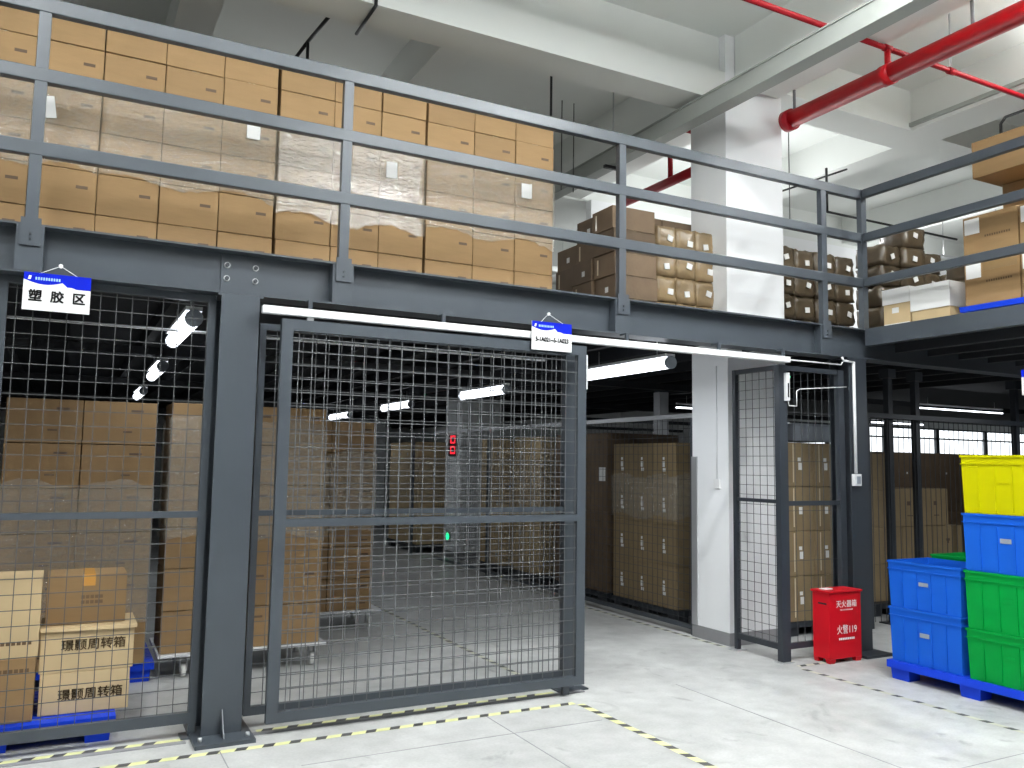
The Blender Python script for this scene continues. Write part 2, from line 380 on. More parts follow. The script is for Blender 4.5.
# sliding gate
t = thing('sliding_gate', (2.2, 5.17, 0), 'large sliding wire mesh gate with grey tube frame, partly open', 'gate')
frame_x(t, 1.125, 3.318, 5.17, .07, 2.463, .07, .045, [(1.205, 1.252)], bottomh=.06)
mesh_x(1.195, 3.248, 5.168, .13, 2.393, .0024, 'wire').build('wire_mesh', parent=t)
for x in (1.3, 3.1): MB().box(x-.02, x+.02, 5.16, 5.18, 2.463, 2.486, 'galv').build('hanger', parent=t)
MB().box(3.319, 3.331, 5.152, 5.172, 2.15, 2.40, 'white_metal').build('lock_strip', parent=t)
MB().box(3.15, 3.2, 5.155, 5.185, .012, .07, 'steel_dark').build('guide_shoe', parent=t)
t = MB().box(1.006, 5.35, 5.145, 5.195, 2.487, 2.535, 'white_metal', bev=.004).build('gate_track', origin=(3.2, 5.17, 2.487), label='white overhead track the gate slides along', cat='track')
for x in (1.3, 2.2, 3.7, 4.6, 5.3): MB().box(x-.012, x+.012, 5.175, 5.195, 2.535, 2.585, 'steel').box(x-.012, x+.012, 5.175, 5.26, 2.585, 2.598, 'steel').build('bracket', parent=t)
MB().box(1.06, 3.36, 5.205, 5.245, 0, .007, 'greyband').build('floor_guide', label='flat steel guide bar on the floor under the gate', cat='guide bar')
MB().box(-1.6, .70, 5.22, 5.26, 0, .007, 'greyband').build('floor_guide', label='flat steel bar on the floor before the left cage', cat='guide bar')
# right jamb cage
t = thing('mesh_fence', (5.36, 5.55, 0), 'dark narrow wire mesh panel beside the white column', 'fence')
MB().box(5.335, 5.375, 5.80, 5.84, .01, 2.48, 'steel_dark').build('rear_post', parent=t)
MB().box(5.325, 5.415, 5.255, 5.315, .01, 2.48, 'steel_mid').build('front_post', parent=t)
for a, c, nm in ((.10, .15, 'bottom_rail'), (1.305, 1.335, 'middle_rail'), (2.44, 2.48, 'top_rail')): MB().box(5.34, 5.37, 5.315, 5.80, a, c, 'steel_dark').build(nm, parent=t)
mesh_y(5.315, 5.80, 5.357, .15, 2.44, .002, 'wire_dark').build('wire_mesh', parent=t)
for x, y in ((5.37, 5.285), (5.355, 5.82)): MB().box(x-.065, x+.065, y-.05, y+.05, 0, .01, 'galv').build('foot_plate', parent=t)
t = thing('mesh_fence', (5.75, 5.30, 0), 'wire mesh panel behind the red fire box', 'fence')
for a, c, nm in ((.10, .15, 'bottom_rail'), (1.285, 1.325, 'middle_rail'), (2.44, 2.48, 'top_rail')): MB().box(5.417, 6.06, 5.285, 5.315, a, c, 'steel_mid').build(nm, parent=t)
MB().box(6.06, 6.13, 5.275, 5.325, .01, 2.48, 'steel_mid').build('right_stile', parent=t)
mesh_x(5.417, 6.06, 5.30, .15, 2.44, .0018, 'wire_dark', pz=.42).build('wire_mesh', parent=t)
# magnetic lock
t = thing('door_lock', (5.40, 5.235, 2.2), 'white magnetic lock with green light on the cage post', 'lock')
MB().box(5.375, 5.41, 5.215, 5.254, 2.17, 2.41, 'white_metal', bev=.004).build('body', parent=t)
MB().box(5.382, 5.398, 5.2125, 5.2149, 2.20, 2.32, 'black').build('slot', parent=t)
MB().cyl((5.412, 5.23, 2.375), (5.418, 5.23, 2.375), .012, 'ledgreen', 10).build('indicator_light', parent=t, label='small green light')
MB().path([(5.40, 5.23, 2.17), (5.41, 5.23, 2.13), (5.50, 5.23, 2.13), (5.50, 5.23, 2.26), (5.55, 5.24, 2.28), (6.12, 5.24, 2.33)], .004, 'white_metal').build('cable', parent=t)
# conduit + switch on corner column
t = thing('conduit', (6.2, 5.225, 1.6), 'white cable conduit running down the right corner column', 'conduit')
MB().path([(5.35, 5.215, 2.52), (6.03, 5.215, 2.52), (6.05, 5.215, 2.545)], .006, 'white_metal').path([(6.05, 5.22, 2.59), (6.07, 5.22, 2.56), (6.205, 5.225, 2.555)], .01, 'white_metal').build('cable', parent=t)
MB().cyl((6.205, 5.228, 1.565), (6.205, 5.228, 2.56), .014, 'white_metal').build('tube', parent=t)
t = thing('switch_box', (6.21, 5.22, 1.45), 'grey switch box at the foot of the white conduit', 'switch')
MB().box(6.165, 6.25, 5.205, 5.244, 1.455, 1.56, 'white_metal', bev=.004).build('housing', parent=t)
MB().box(6.185, 6.235, 5.201, 5.2045, 1.475, 1.54, 'greyplastic').build('rocker', parent=t)
t = thing('wall_switch', (5.38, 6.11, 1.4), 'small white switch on the side of the white column', 'switch')
MB().box(5.372, 5.384, 6.06, 6.14, 1.405, 1.49, 'white').build('plate', parent=t)
MB().cyl((5.379, 6.10, 1.49), (5.379, 6.10, 2.55), .004, 'white_metal').build('conduit', parent=t)
# far fences
t = thing('mesh_fence', (5.43, 9, 0), 'long wire mesh fence along the right side of the aisle', 'fence')
for y in (6.5, 8.9, 11.0): MB().box(5.41, 5.45, y-.02, y+.02, 0, 2.08, 'steel').build('post', parent=t)
MB().box(5.41, 5.45, 6.48, 13.0, 2.08, 2.125, 'galv').build('top_rail', parent=t)  # pale metal stands in for lamplight falling on this rail
MB().box(5.41, 5.45, 6.52, 13.0, .05, .09, 'steel').build('bottom_rail', parent=t)
mesh_y(6.52, 13.0, 5.43, .09, 2.08, .0018, 'wire_dark').build('wire_mesh', parent=t)
t = thing('mesh_fence', (5.9, 16, 0), 'far part of the aisle fence beyond the second concrete column', 'fence')
MB().box(5.41, 5.45, 13.9, 21, 2.08, 2.125, 'steel').build('top_rail', parent=t)
for y in (14.0, 17.5, 20.98): MB().box(5.41, 5.45, y-.02, y+.02, 0, 2.08, 'steel').build('post', parent=t)
t = thing('mesh_fence', (8.5, 6.1, 0), 'mesh fence with a dark top rail beneath the right wing', 'fence')
MB().box(7.30, 13, 6.0, 6.04, 2.14, 2.19, 'steel_dark').build('top_rail', parent=t)
for x in (7.32, 12.9): MB().box(x-.02, x+.02, 6.0, 6.04, 0, 2.14, 'steel_dark').build('post', parent=t)
b = MB(); x = 7.38
while x < 12.8: b.box(x-.0025, x+.0025, 6.015, 6.02, .06, 2.14, 'wire_dark'); x += PITCH
b.build('wire_mesh', parent=t)

# ------------------------------------------------------------------ floor tape
def tape_line(p0, p1, w, yel, label, slant=.5, period=.15, duty=.42):
    p0, p1 = Vector(p0), Vector(p1); d = p1-p0; L = d.length; d.normalize(); q = Vector((-d.y, d.x, 0))*w/2
    b = MB()
    def quad(a, c, z, m, sl):
        A = p0+d*a; B = p0+d*c; o = d*sl*w
        vs = [A-q, B-q, B+q+o, A+q+o]
        b.geo([(v.x, v.y, z) for v in vs] + [(v.x, v.y, z-.0004) for v in vs], [(0, 1, 2, 3), (7, 6, 5, 4), (0, 4, 5, 1), (1, 5, 6, 2), (2, 6, 7, 3), (3, 7, 4, 0)], m)
    quad(0, L, .0010, yel, 0); s = .02
    while s + period*duty + slant*w < L:
        quad(s, s+period*duty, .0016, 'tapeblack', slant); s += period
    return b.build('floor_tape', label=label, cat='floor tape')
tape_line((-1.5, 4.995, 0), (3.14, 4.995, 0), .05, 'tapeyellow', 'yellow and black tape across the floor in front of the gate')
tape_line((3.165, 4.96, 0), (3.165, 1.6, 0), .052, 'tapeyellow', 'bold yellow and black tape running toward the viewer from the gate corner')
tape_line((5.335, 5.07, 0), (5.335, 1.8, 0), .045, 'tapepale', 'worn black and yellow tape running in front of the plastic crates', duty=.36, period=.165)
tape_line((5.32, 14.5, 0), (5.32, 5.95, 0), .045, 'tapepale', 'worn dashed tape along the right side of the aisle', duty=.42)
tape_line((5.37, 5.14, 0), (7.4, 5.14, 0), .045, 'tapepale', 'worn tape on the floor under the red fire box and column', duty=.4)
tape_line((-1.5, 5.30, 0), (.69, 5.30, 0), .05, 'tapeyellow', 'yellow and black tape on the floor along the left cage')
tape_line((1.10, 5.28, 0), (3.15, 5.28, 0), .05, 'tapeyellow', 'yellow and black tape on the floor beneath the gate')
tape_line((3.165, 5.6, 0), (3.165, 12, 0), .045, 'tapepale', 'worn dashed tape along the left side of the aisle behind the gate')

# ------------------------------------------------------------------ cartons
def carton_mesh(w, d, h, body='card', marks=(), seam=True, side=False, bev=.004):
    """origin at bottom centre. marks: (x,z,w,h,mat) on the front (-Y); with side=True they are on -X (x along -Y)"""
    b = MB(); b.box(-w/2, w/2, -d/2, d/2, 0, h, body, bev=bev)
    if seam:
        b.box(-w/2+.004, w/2-.004, -.002, .002, h-.0002, h+.0006, 'seam')
        b.box(-.025, .025, -d/2+.004, d/2-.004, h, h+.0009, 'clear_tape')
    e = .0012
    for x, z, mw, mh, m in marks:
        if side: b.box(-w/2-e, -w/2+.001, -x-mw/2, -x+mw/2, z, z+mh, m)
        else: b.box(x-mw/2, x+mw/2, -d/2-e, -d/2+.001, z, z+mh, m)
    return b
def new_carton(w, d, h, **k):
    return carton_mesh(w, d, h, **k)
_first = {}
def place(key, make, loc, label, group=None, rz=0., name='carton', cat='carton', tilt=0.):
    if key not in _first:
        o = make().build(name); _first[key] = o.data
    else:
        o = bpy.data.objects.new(name, _first[key]); COL.objects.link(o)
    o.location = loc; o.rotation_euler = (tilt, 0, rz)
    return tag(o, label, cat, group)

# upper wall of cartons
UX = [-.68, -.297, .087, .456, .831, 1.216, 1.609, 1.97, 2.343, 2.742, 3.112, 3.471]
ROWH = .2708; UY = 5.9
rown = ['bottom row', 'second row up', 'third row up', 'fourth row up', 'second row down', 'top row']
for c in range(11):
    x0, x1 = UX[c], UX[c+1]
    g1 = .022 if c in (4, 7) else .005
    w = x1-x0-g1
    for r in range(6):
        key = ('U', c)
        mk = lambda w=w: carton_mesh(w, .52, ROWH-.004, marks=[(w/2-.083, ROWH-.122, .068, .020, 'slot')])
        dy = random.uniform(0, .012)
        place(key, mk, ((x0+x1-g1)/2 + random.uniform(-.0015, .0015), UY+.26+dy, DT+.001+r*ROWH),
              'brown carton, %s, %s column from left in the upper deck stack' % (rown[r], ORD[c]), 'cartons in the long wall on the upper deck', random.uniform(-.006, .006))
def film_band(x0, x1, y0, y1, z0, z1, label, group=None, slopes=0., fm='film'):
    """stretch film wrapped round a pallet load: a closed wrinkled band"""
    bm = bmesh.new(); nseg = 26; nz = 8
    pts = []
    for k in range(nseg): pts.append((x0+(x1-x0)*k/nseg, y0, 0, -1))
    for k in range(nseg): pts.append((x1, y0+(y1-y0)*k/nseg, 1, 0))
    for k in range(nseg): pts.append((x1-(x1-x0)*k/nseg, y1, 0, 1))
    for k in range(nseg): pts.append((x0, y1-(y1-y0)*k/nseg, -1, 0))
    rows = []
    for j in range(nz+1):
        row = []
        for k, (x, y, nx, ny) in enumerate(pts):
            a = random.uniform(0, .006); edge = (random.uniform(-.012, .012) + .03*math.sin(k*.4)) if j in (0, nz) else 0
            row.append(bm.verts.new((x+nx*a, y+ny*a, z0+(z1-z0)*j/nz+edge+slopes*(x-x0))))
        rows.append(row)
    for j in range(nz):
        for k in range(len(pts)):
            f = bm.faces.new([rows[j][k], rows[j][(k+1) % len(pts)], rows[j+1][(k+1) % len(pts)], rows[j+1][k]]); f.smooth = True
    me = bpy.data.meshes.new('stretch_wrap'); bm.to_mesh(me); bm.free(); me.materials.append(M[fm])
    o = bpy.data.objects.new('stretch_wrap', me); COL.objects.link(o)
    return tag(o, label, 'stretch wrap', group)
YB = UY+.545
film_band(-.69, .083, UY-.004, YB, 3.42, 3.95, 'clear stretch wrap round the leftmost cartons of the upper stack', 'stretch wrap round the upper deck loads')
film_band(.0865, 1.199, UY-.004, YB, 3.40, 3.95, 'clear stretch wrap round upper cartons between the first and second railing posts', 'stretch wrap round the upper deck loads')
film_band(1.212, 2.325, UY-.004, YB, 3.33, 3.97, 'glossy stretch wrap glaring beside the second railing post on the upper stack', 'stretch wrap round the upper deck loads', fm='film_glossy')
film_band(2.338, 3.472, UY-.004, YB, 3.38, 3.95, 'clear stretch wrap round the rightmost cartons of the upper wall stack', 'stretch wrap round the upper deck loads')
def sheet(x, y, z, w, h, label, rz=0., side=False, tilt=0.):
    b = MB()
    if side: b.box(-.0006, .0006, -w/2, w/2, -h/2, h/2, 'paper')
    else: b.box(-w/2, w/2, -.0006, .0006, -h/2, h/2, 'paper')
    o = b.build('paper_sheet', label=label, cat='paper'); o.location = (x, y, z); o.rotation_euler = (0, tilt, rz); return o
sheet(-.205, 5.885, 3.785, .06, .14, 'white paper slip on the cartons beside the leftmost railing post', tilt=-.15)
sheet(1.035, 5.885, 3.880, .090, .115, 'white paper slip on the cartons left of the glaring wrap')
sheet(2.050, 5.885, 3.785, .085, .125, 'white paper slip right of the second railing post')
sheet(3.205, 5.885, 3.815, .095, .12, 'white paper slip on the rightmost column of the upper wall stack')

# stack of long cartons seen from the side behind the upper wall
for cy in range(3):
    for r in range(5):
        if r == 4 and cy == 2: continue
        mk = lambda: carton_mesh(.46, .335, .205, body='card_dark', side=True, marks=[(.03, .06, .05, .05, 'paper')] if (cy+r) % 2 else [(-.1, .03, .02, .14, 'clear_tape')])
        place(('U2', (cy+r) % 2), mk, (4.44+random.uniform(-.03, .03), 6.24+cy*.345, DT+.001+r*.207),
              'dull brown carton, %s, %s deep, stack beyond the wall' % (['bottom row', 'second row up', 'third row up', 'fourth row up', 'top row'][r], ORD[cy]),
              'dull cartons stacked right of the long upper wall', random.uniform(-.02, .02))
# wrapped parcels
def parcel_mesh(w, d, h, m, seed):
    rnd = random.Random(seed); bm = bmesh.new()
    bmesh.ops.create_cube(bm, size=1); bmesh.ops.subdivide_edges(bm, edges=bm.edges[:], cuts=4, use_grid_fill=True)
    for v in bm.verts:
        p = v.co.copy(); q = Vector((p.x*w, p.y*d, (p.z+.5)*h))
        rr = max(abs(p.x), abs(p.y))*2; corner = (abs(p.x) > .35)+(abs(p.y) > .35)+(abs(p.z) > .35)
        if corner >= 2: q = Vector((q.x*.95, q.y*.95, h/2+(q.z-h/2)*.95))
        q += Vector((rnd.uniform(-1, 1), rnd.uniform(-1, 1), rnd.uniform(-1, 1)))*.011
        q.z = min(max(q.z, 0), h); v.co = q
    b = MB(); b.bm.free(); b.bm = bm; b.mats = [m]
    for f in bm.faces: f.smooth = True
    qx = rnd.uniform(-.22, .05)*w; qz = rnd.uniform(.25, .5)*h; qr = Matrix.Translation((qx+.03, 0, qz+.03)) @ Matrix.Rotation(rnd.uniform(-.5, .5), 4, 'Y') @ Matrix.Translation((-qx-.03, 0, -qz-.03))
    b.box(qx, qx+.06, -d/2-.016, -d/2-.008, qz, qz+.055, 'paper', rot=qr)
    return b
R4 = ['bottom row', 'second row up', 'third row up', 'top row', 'very top']
for c in range(3):
    for r in range(4):
        place(('P1', (c+r) % 3), lambda s=c*7+r: parcel_mesh(.232, .26, .238, 'parcel', s), (4.83+c*.234, 6.27, DT+.002+r*.239),
              'plastic wrapped brown parcel, %s, %s column left of the white column' % (R4[r], ['third', 'second', 'nearest'][c]), 'wrapped parcels left of the white column', random.uniform(-.05, .05), 'wrapped_parcel', 'parcel')
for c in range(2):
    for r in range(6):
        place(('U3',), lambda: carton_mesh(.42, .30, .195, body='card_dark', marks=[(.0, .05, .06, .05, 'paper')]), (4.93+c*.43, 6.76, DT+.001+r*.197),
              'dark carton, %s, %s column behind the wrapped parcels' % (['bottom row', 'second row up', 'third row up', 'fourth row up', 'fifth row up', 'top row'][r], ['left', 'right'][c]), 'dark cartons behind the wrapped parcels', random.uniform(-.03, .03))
# dark parcels right of the white column
for c in range(4):
    hh = [4, 4, 4, 4][c]
    for r in range(hh):
        place(('P2', (c+r*2) % 4), lambda s=c*5+r+40: parcel_mesh(.292, .30, .248, 'parcel_dark', s), (6.40+c*.297, 6.36+.02*(c % 2), DT+.002+r*.249),
              'dark wrapped parcel, %s, %s column right of the white column' % (R4[r], ORD[c]), 'dark wrapped parcels right of the white column', random.uniform(-.06, .06), 'wrapped_parcel', 'parcel')
k = 0
for c in range(4):
    for r in range([5, 6, 5, 4][c]):
        place(('P3', (c+r) % 4), lambda s=c*9+r+90: parcel_mesh(.325, .34, .225, 'parcel_dark', s), (7.72+c*.335, 6.15-(c % 2)*.05, DT+.002+r*.226),
              'dark wrapped parcel, layer %s up, %s column of the heap by the corner post' % (['one', 'two', 'three', 'four', 'five', 'six'][r], ORD[c]), 'heap of dark parcels beyond the corner post', random.uniform(-.12, .12), 'wrapped_parcel', 'parcel')
# white-lidded cartons near right rail
def lid_carton(y0, y1, z0, z1, label, lidh):
    t = thing('lidded_carton', (6.75, (y0+y1)/2, z0), label, 'carton')
    MB().box(6.60, 6.95, y0+.006, y1-.006, z0, z1-.012, 'card_pale', bev=.003).build('body', parent=t)
    b = MB(); b.box(6.59, 6.96, y0, y1, z1-.01, z1, 'paper'); b.box(6.59, 6.597, y0, y1, z1-lidh, z1-.01, 'paper'); b.box(6.953, 6.96, y0, y1, z1-lidh, z1-.01, 'paper')
    b.box(6.597, 6.953, y0, y0+.005, z1-lidh, z1-.01, 'paper'); b.box(6.597, 6.953, y1-.005, y1, z1-lidh, z1-.01, 'paper'); b.build('lid', parent=t, label='white lid')
    return t
t = lid_carton(4.93, 5.215, DT+.001, 3.245, 'carton with short white lid and paper label on the right wing', .14)
MB().box(6.5978, 6.5999, 5.05, 5.12, 3.02, 3.07, 'paper').build('paper_label', parent=t)
MB().box(6.5968, 6.5995, 4.94, 5.205, DT+.003, DT+.05, 'paper').build('base_strip', parent=t, label='white strip')
t = lid_carton(4.545, 4.925, DT+.001, 3.225, 'wider carton with deep white lid on the right wing', .22)
b = parcel_mesh(.5, .55, .22, 'parcel_dark', 33)
o = b.build('wrapped_bundle', label='dark plastic wrapped bundle behind the white lidded cartons', cat='parcel'); o.location = (7.28, 4.75, DT+.002)
for k, dz in enumerate((.224, .448)):
    place(('PB',), lambda: parcel_mesh(.46, .5, .22, 'parcel_dark', 35), (7.28+.05*k, 4.75-.06*k, DT+.002+dz), 'dark wrapped bundle, %s layer behind the white lidded cartons' % ['second', 'third'][k], None, .1*k, 'wrapped_bundle', 'parcel')
# pallets
def pallet(x0, x1, y0, y1, z, label, group=None, h=.14, pm='bluepal', sk=.055):
    t = thing('plastic_pallet', ((x0+x1)/2, (y0+y1)/2, z), label, 'pallet', group)
    b = MB(); b.box(x0+.003, x1-.003, y0+.003, y1-.003, z+h-.045, z+h-.02, pm)
    n = max(4, int((y1-y0)/.09)); s = (y1-y0)/n
    for k in range(n): b.box(x0+.004, x1-.004, y0+k*s+.008, y0+(k+1)*s-.008, z+h-.02, z+h, pm)
    for yy in (y0, y1-.02): b.box(x0, x1, yy, yy+.02, z+h-sk, z+h-.001, pm)
    for xx in (x0, x1-.02): b.box(xx, xx+.02, y0+.02, y1-.02, z+h-sk, z+h-.001, pm)
    b.build('top_deck', parent=t)
    for fx in (x0+.02, (x0+x1)/2-.07, x1-.16):
        for fy in (y0+.02, (y0+y1)/2-.08, y1-.18):
            MB().box(fx, fx+.14, fy, fy+.16, z, z+h-.045, pm, taper=.008).build('foot', parent=t)
    return t
pallet(6.56, 7.6, 3.3, 4.44, DT, 'blue plastic pallet under the large cartons on the right wing', h=.09, sk=.022)
def big_carton(y0, y1, z0, z1, label, papers=True, x0=6.6, x1=7.1, mt='card'):
    w = x1-x0
    t = thing('large_carton', ((x0+x1)/2, (y0+y1)/2, z0), label, 'carton', None)
    MB().box(x0, x1, y0, y1, z0, z1, mt, bev=.005).build('body', parent=t)
    if papers:
        MB().box(x0-.0015, x0-.0003, y1-.145, y1-.015, z1-.15, z1-.02, 'paper').build('paper_label', parent=t)
        MB().box(x0-.0014, x0-.0003, y0+.02, y1-.16, z1-.10, z1-.02, 'browntape').build('packing_tape', parent=t) if 'lower' in label else None
        b = MB()
        for k in range(11): b.box(x0-.001, x0-.0002, y1-.20-k*.020, y1-.187-k*.020, (z0+z1)/2-.01, (z0+z1)/2+.008, 'inkbrown')
        b.build('printed_text', parent=t)
    return t
big_carton(3.945, 4.41, DT+.092, 3.345, 'large lower carton with white paper at the right picture edge')
big_carton(3.945, 4.41, 3.349, 3.72, 'large upper carton with white paper at the right picture edge')
big_carton(3.47, 3.935, DT+.092, 3.345, 'lower carton nearest the viewer, cut by the right picture edge')
big_carton(3.47, 3.935, 3.349, 3.72, 'upper carton nearest the viewer, cut by the right picture edge')
big_carton(3.55, 4.36, DT+.092, 3.50, 'hidden lower brown carton behind the large pair', False, 7.12, 7.6, 'card')
big_carton(3.55, 4.38, 3.504, 4.096, 'brown carton behind the large pair of cartons', False, 7.12, 7.6, 'card')
big_carton(3.90, 4.42, 4.10, 4.42, 'topmost brown carton jutting forward at the right picture edge', False, 6.77, 7.55, 'card')

# ------------------------------------------------------------------ lower left storage
pallet(-.45, .66, 6.74, 7.7, 0, 'blue pallet under the tall carton stack in the left cage')
SY = 6.72
for c, (x0, x1) in enumerate(((-.372, .100), (.106, .585))):
    for r in range(6):
        w = x1-x0
        place(('A', c), lambda w=w: carton_mesh(w, .45, .306, body='card', marks=[(.11, .235, .085, .016, 'slot'), (.05, .085, .06, .012, 'slot')]),
              ((x0+x1)/2, SY+.225+random.uniform(0, .006), .141+r*.3115), 'brown carton, %s, %s column of the tall stack in the left cage' % (rown[r], ['left', 'right'][c]), 'cartons in the tall stack of the left cage', random.uniform(-.006, .006))
film_band(-.385, .592, SY-.006, SY+.47, .45, 1.42, 'cloudy stretch wrap round the middle of the left cage stack')
def trolley(x0, x1, y0, y1, label, z=.165):
    t = thing('platform_trolley', ((x0+x1)/2, (y0+y1)/2, 0), label, 'trolley')
    MB().box(x0, x1, y0, y1, z, z+.022, 'white_metal', bev=.003).build('platform', parent=t)
    for x in (x0+.19, x1-.09):
        for y in (y0+.10, y1-.12):
            w = MB(); w.box(x-.035, x+.035, y-.035, y+.035, z-.012, z-.001, 'galv'); w.box(x-.026, x-.021, y-.02, y+.03, .05, z-.012, 'galv'); w.box(x+.021, x+.026, y-.02, y+.03, .05, z-.012, 'galv')
            f = w.build('caster', parent=t)
            c = MB().cyl((x-.017, y+.01, .052), (x+.017, y+.01, .052), .052, 'rubber', 20).build('wheel'); c.parent = f; c.location = (0, 0, 0)
    return t
trolley(.675, 1.905, 6.69, 7.4, 'white platform trolley under the cartons behind the steel column')
for c, (x0, x1) in enumerate(((.69, 1.075), (1.08, 1.462), (1.468, 1.85))):
    for r in range(6):
        w = x1-x0
        place(('B', c), lambda w=w: carton_mesh(w, .45, .300, body='card', marks=[(w/2-.09, .215, .075, .016, 'slot')]),
              ((x0+x1)/2, SY+.225+random.uniform(0, .006), .189+r*.3055), 'brown carton, %s, %s column of the near trolley load' % (rown[r], ['left', 'middle', 'right'][c]), 'cartons on the near platform trolley', random.uniform(-.006, .006))
film_band(.68, 1.858, SY-.006, SY+.47, 1.0, 1.90, 'wrinkled stretch wrap round the upper part of the near trolley load')
trolley(1.55, 2.80, 7.98, 8.7, 'second platform trolley further back behind the near one')
for c in range(2):
    for r in range(6):
        place(('C',), lambda: carton_mesh(.44, .45, .296, body='card', marks=[(.13, .215, .085, .016, 'slot'), (.13, .055, .06, .012, 'slot')]),
              (2.04+c*.446, 8.225, .189+r*.3005), 'brown carton, %s, %s column of the farther trolley load' % (rown[r], ['left', 'right'][c]), 'cartons on the farther trolley', random.uniform(-.006, .006))
film_band(1.812, 2.715, 7.99, 8.46, .95, 1.70, 'wrinkled stretch wrap round the farther trolley load')
# front-left pallet with five cartons
pallet(-.85, .345, 5.44, 6.20, 0, 'blue pallet carrying the cartons with printed writing')
def wcarton(x0, x1, y0, y1, z0, z1, label, mt='card_pale', txt=None, tape=None, flap=False, rz=0.):
    t = thing('shipping_carton', ((x0+x1)/2, (y0+y1)/2, z0), label, 'carton')
    MB().box(x0, x1, y0, y1, z0, z1-(.004 if flap else 0), mt, bev=.004).build('body', parent=t)
    if flap:
        f = MB(); f.box(x0-.004, x1+.012, y0-.014, (y0+y1)/2-.002, z1-.004, z1, mt); f.box(x0-.004, x1+.012, (y0+y1)/2+.002, y1+.004, z1-.004, z1, mt)
        f.geo([(x0, y0-.014, z1), (x1+.012, y0-.014, z1), (x1+.012, y0-.018, z1-.022), (x0, y0-.018, z1-.016), (x0, y0-.011, z1), (x1+.012, y0-.011, z1), (x1+.012, y0-.015, z1-.022), (x0, y0-.015, z1-.016)],
              [(0, 1, 2, 3), (7, 6, 5, 4), (0, 3, 7, 4), (1, 5, 6, 2), (3, 2, 6, 7)], mt); f.build('top_flap', parent=t)
    if tape:
        xm = x0+(x1-x0)*.52
        MB().box(xm-.032, xm+.032, y0-.001, y0+.001, z1-.065, z1, 'tape').box(xm-.032, xm+.032, y0-.001, y1, z1-.0005, z1+.0012, 'tape').build('packing_tape', parent=t, label='orange tape')
    if txt:
        for s, size, dx, dz, m in txt:
            if isinstance(s, int):      # print too faint to read: a short row of ink marks
                b = MB()
                for k in range(s): b.box((x0+x1)/2+dx+(k-s/2)*size, (x0+x1)/2+dx+(k-s/2+.75)*size, y0-.0012, y0-.0002, z0+dz-size*.4, z0+dz+size*.4, m)
                b.build('faded_print', parent=t); continue
            text(s, size, ((x0+x1)/2+dx, y0-.0012, z0+dz), m, parent=t, bold=size*.018)
    t.rotation_euler[2] = rz
    return t
wcarton(-.052, .415, 5.58, 5.95, .142, .372, 'pale carton with black writing, lower of the pair on the front pallet', txt=[('璟颢周转箱', .068, .03, .10, 'inkbrown')])
wcarton(-.060, .428, 5.58, 5.96, .374, .626, 'pale carton with black writing and open flap, resting on its twin', txt=[('璟颢周转箱', .068, .03, .145, 'inkbrown')], flap=True)
wcarton(-.045, .378, 5.66, 5.98, .628, .912, 'carton with orange tape on top of the two written cartons', mt='card', tape=True, txt=[(5, .024, .03, .155, 'inkbrown'), (5, .024, .03, .125, 'inkbrown')])
wcarton(-.52, -.075, 5.50, 5.86, .142, .488, 'lower carton at the bottom left picture edge', mt='card', txt=[(6, .026, .12, .28, 'inkbrown')])
wcarton(-.52, -.068, 5.51, 5.87, .490, .925, 'upper carton at the left picture edge beside the taped one', mt='card_pale', txt=[(6, .026, .12, .08, 'inkbrown')])

# ------------------------------------------------------------------ right aisle storage
pallet(5.58, 6.70, 6.93, 8.10, 0, 'dark pallet under the marked cartons right of the aisle', pm='steel_dark')
MK = [(-.02, .17, .045, .06, 'paper'), (-.02, .245, .035, .03, 'paper'), (-.01, .125, .05, .035, 'paper')]
for c in range(3):
    for r in range(4):
        for dx in range(2):
            if dx == 1 and c > 0: continue
            place(('R1',), lambda: carton_mesh(.5, .372, .424, body='card_dim', side=True, marks=MK), (5.85+dx*.51, 7.16+c*.376, .142+r*.4275),
                  'white marked carton, %s, %s from front%s, right aisle stack' % (R4[r], ORD[c], ' in rear file' if dx else ''), 'marked cartons beside the right aisle fence')
film_band(5.590, 6.62, 6.965, 8.11, 1.05, 1.50, 'sagging stretch wrap round the marked cartons by the aisle')
pallet(5.58, 6.70, 8.22, 9.40, 0, 'dark pallet under the tall dark carton load by the aisle', pm='steel_dark')
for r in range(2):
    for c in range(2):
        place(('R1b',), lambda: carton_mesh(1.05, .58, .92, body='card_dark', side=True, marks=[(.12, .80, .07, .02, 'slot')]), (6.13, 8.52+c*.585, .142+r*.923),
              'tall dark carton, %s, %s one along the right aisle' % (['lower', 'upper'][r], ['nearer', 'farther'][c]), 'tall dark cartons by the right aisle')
MB().box(5.601, 5.6035, 8.27, 8.41, 1.42, 1.58, 'paper').build('paper_sheet', label='white sheet on the tall dark carton by the aisle', cat='paper')
for g, (y0, n, mt, bodyl) in enumerate(((9.86, 2, 'card_pale', 'pale'), (10.95, 2, 'card_pale', 'pale'), (14.3, 4, 'card_pale', 'light'))):
    pallet(5.62, 6.55, y0-.02, y0+n*.37+.02, 0, 'dark pallet far along the right aisle under the %s load' % ORD[g+2], pm='steel_dark')
    for c in range(n):
        for r in range(5):
            place(('RF',), lambda: carton_mesh(.85, .365, .365, body='card_pale', side=True, marks=[(.0, .12, .05, .05, 'paper')]), (6.07, y0+.185+c*.37, .142+r*.368),
                  'pale carton, %s, %s along in the %s load of the right aisle' % (['bottom row', 'second row up', 'third row up', 'fourth row up', 'top row'][r], ORD[c], ORD[g+2]), 'pale cartons far along the right aisle')
    film_band(5.632, 6.508, y0-.006, y0+n*.37+.006, .9, 1.7, 'stretch wrap round the %s load of the right aisle' % ORD[g+2])
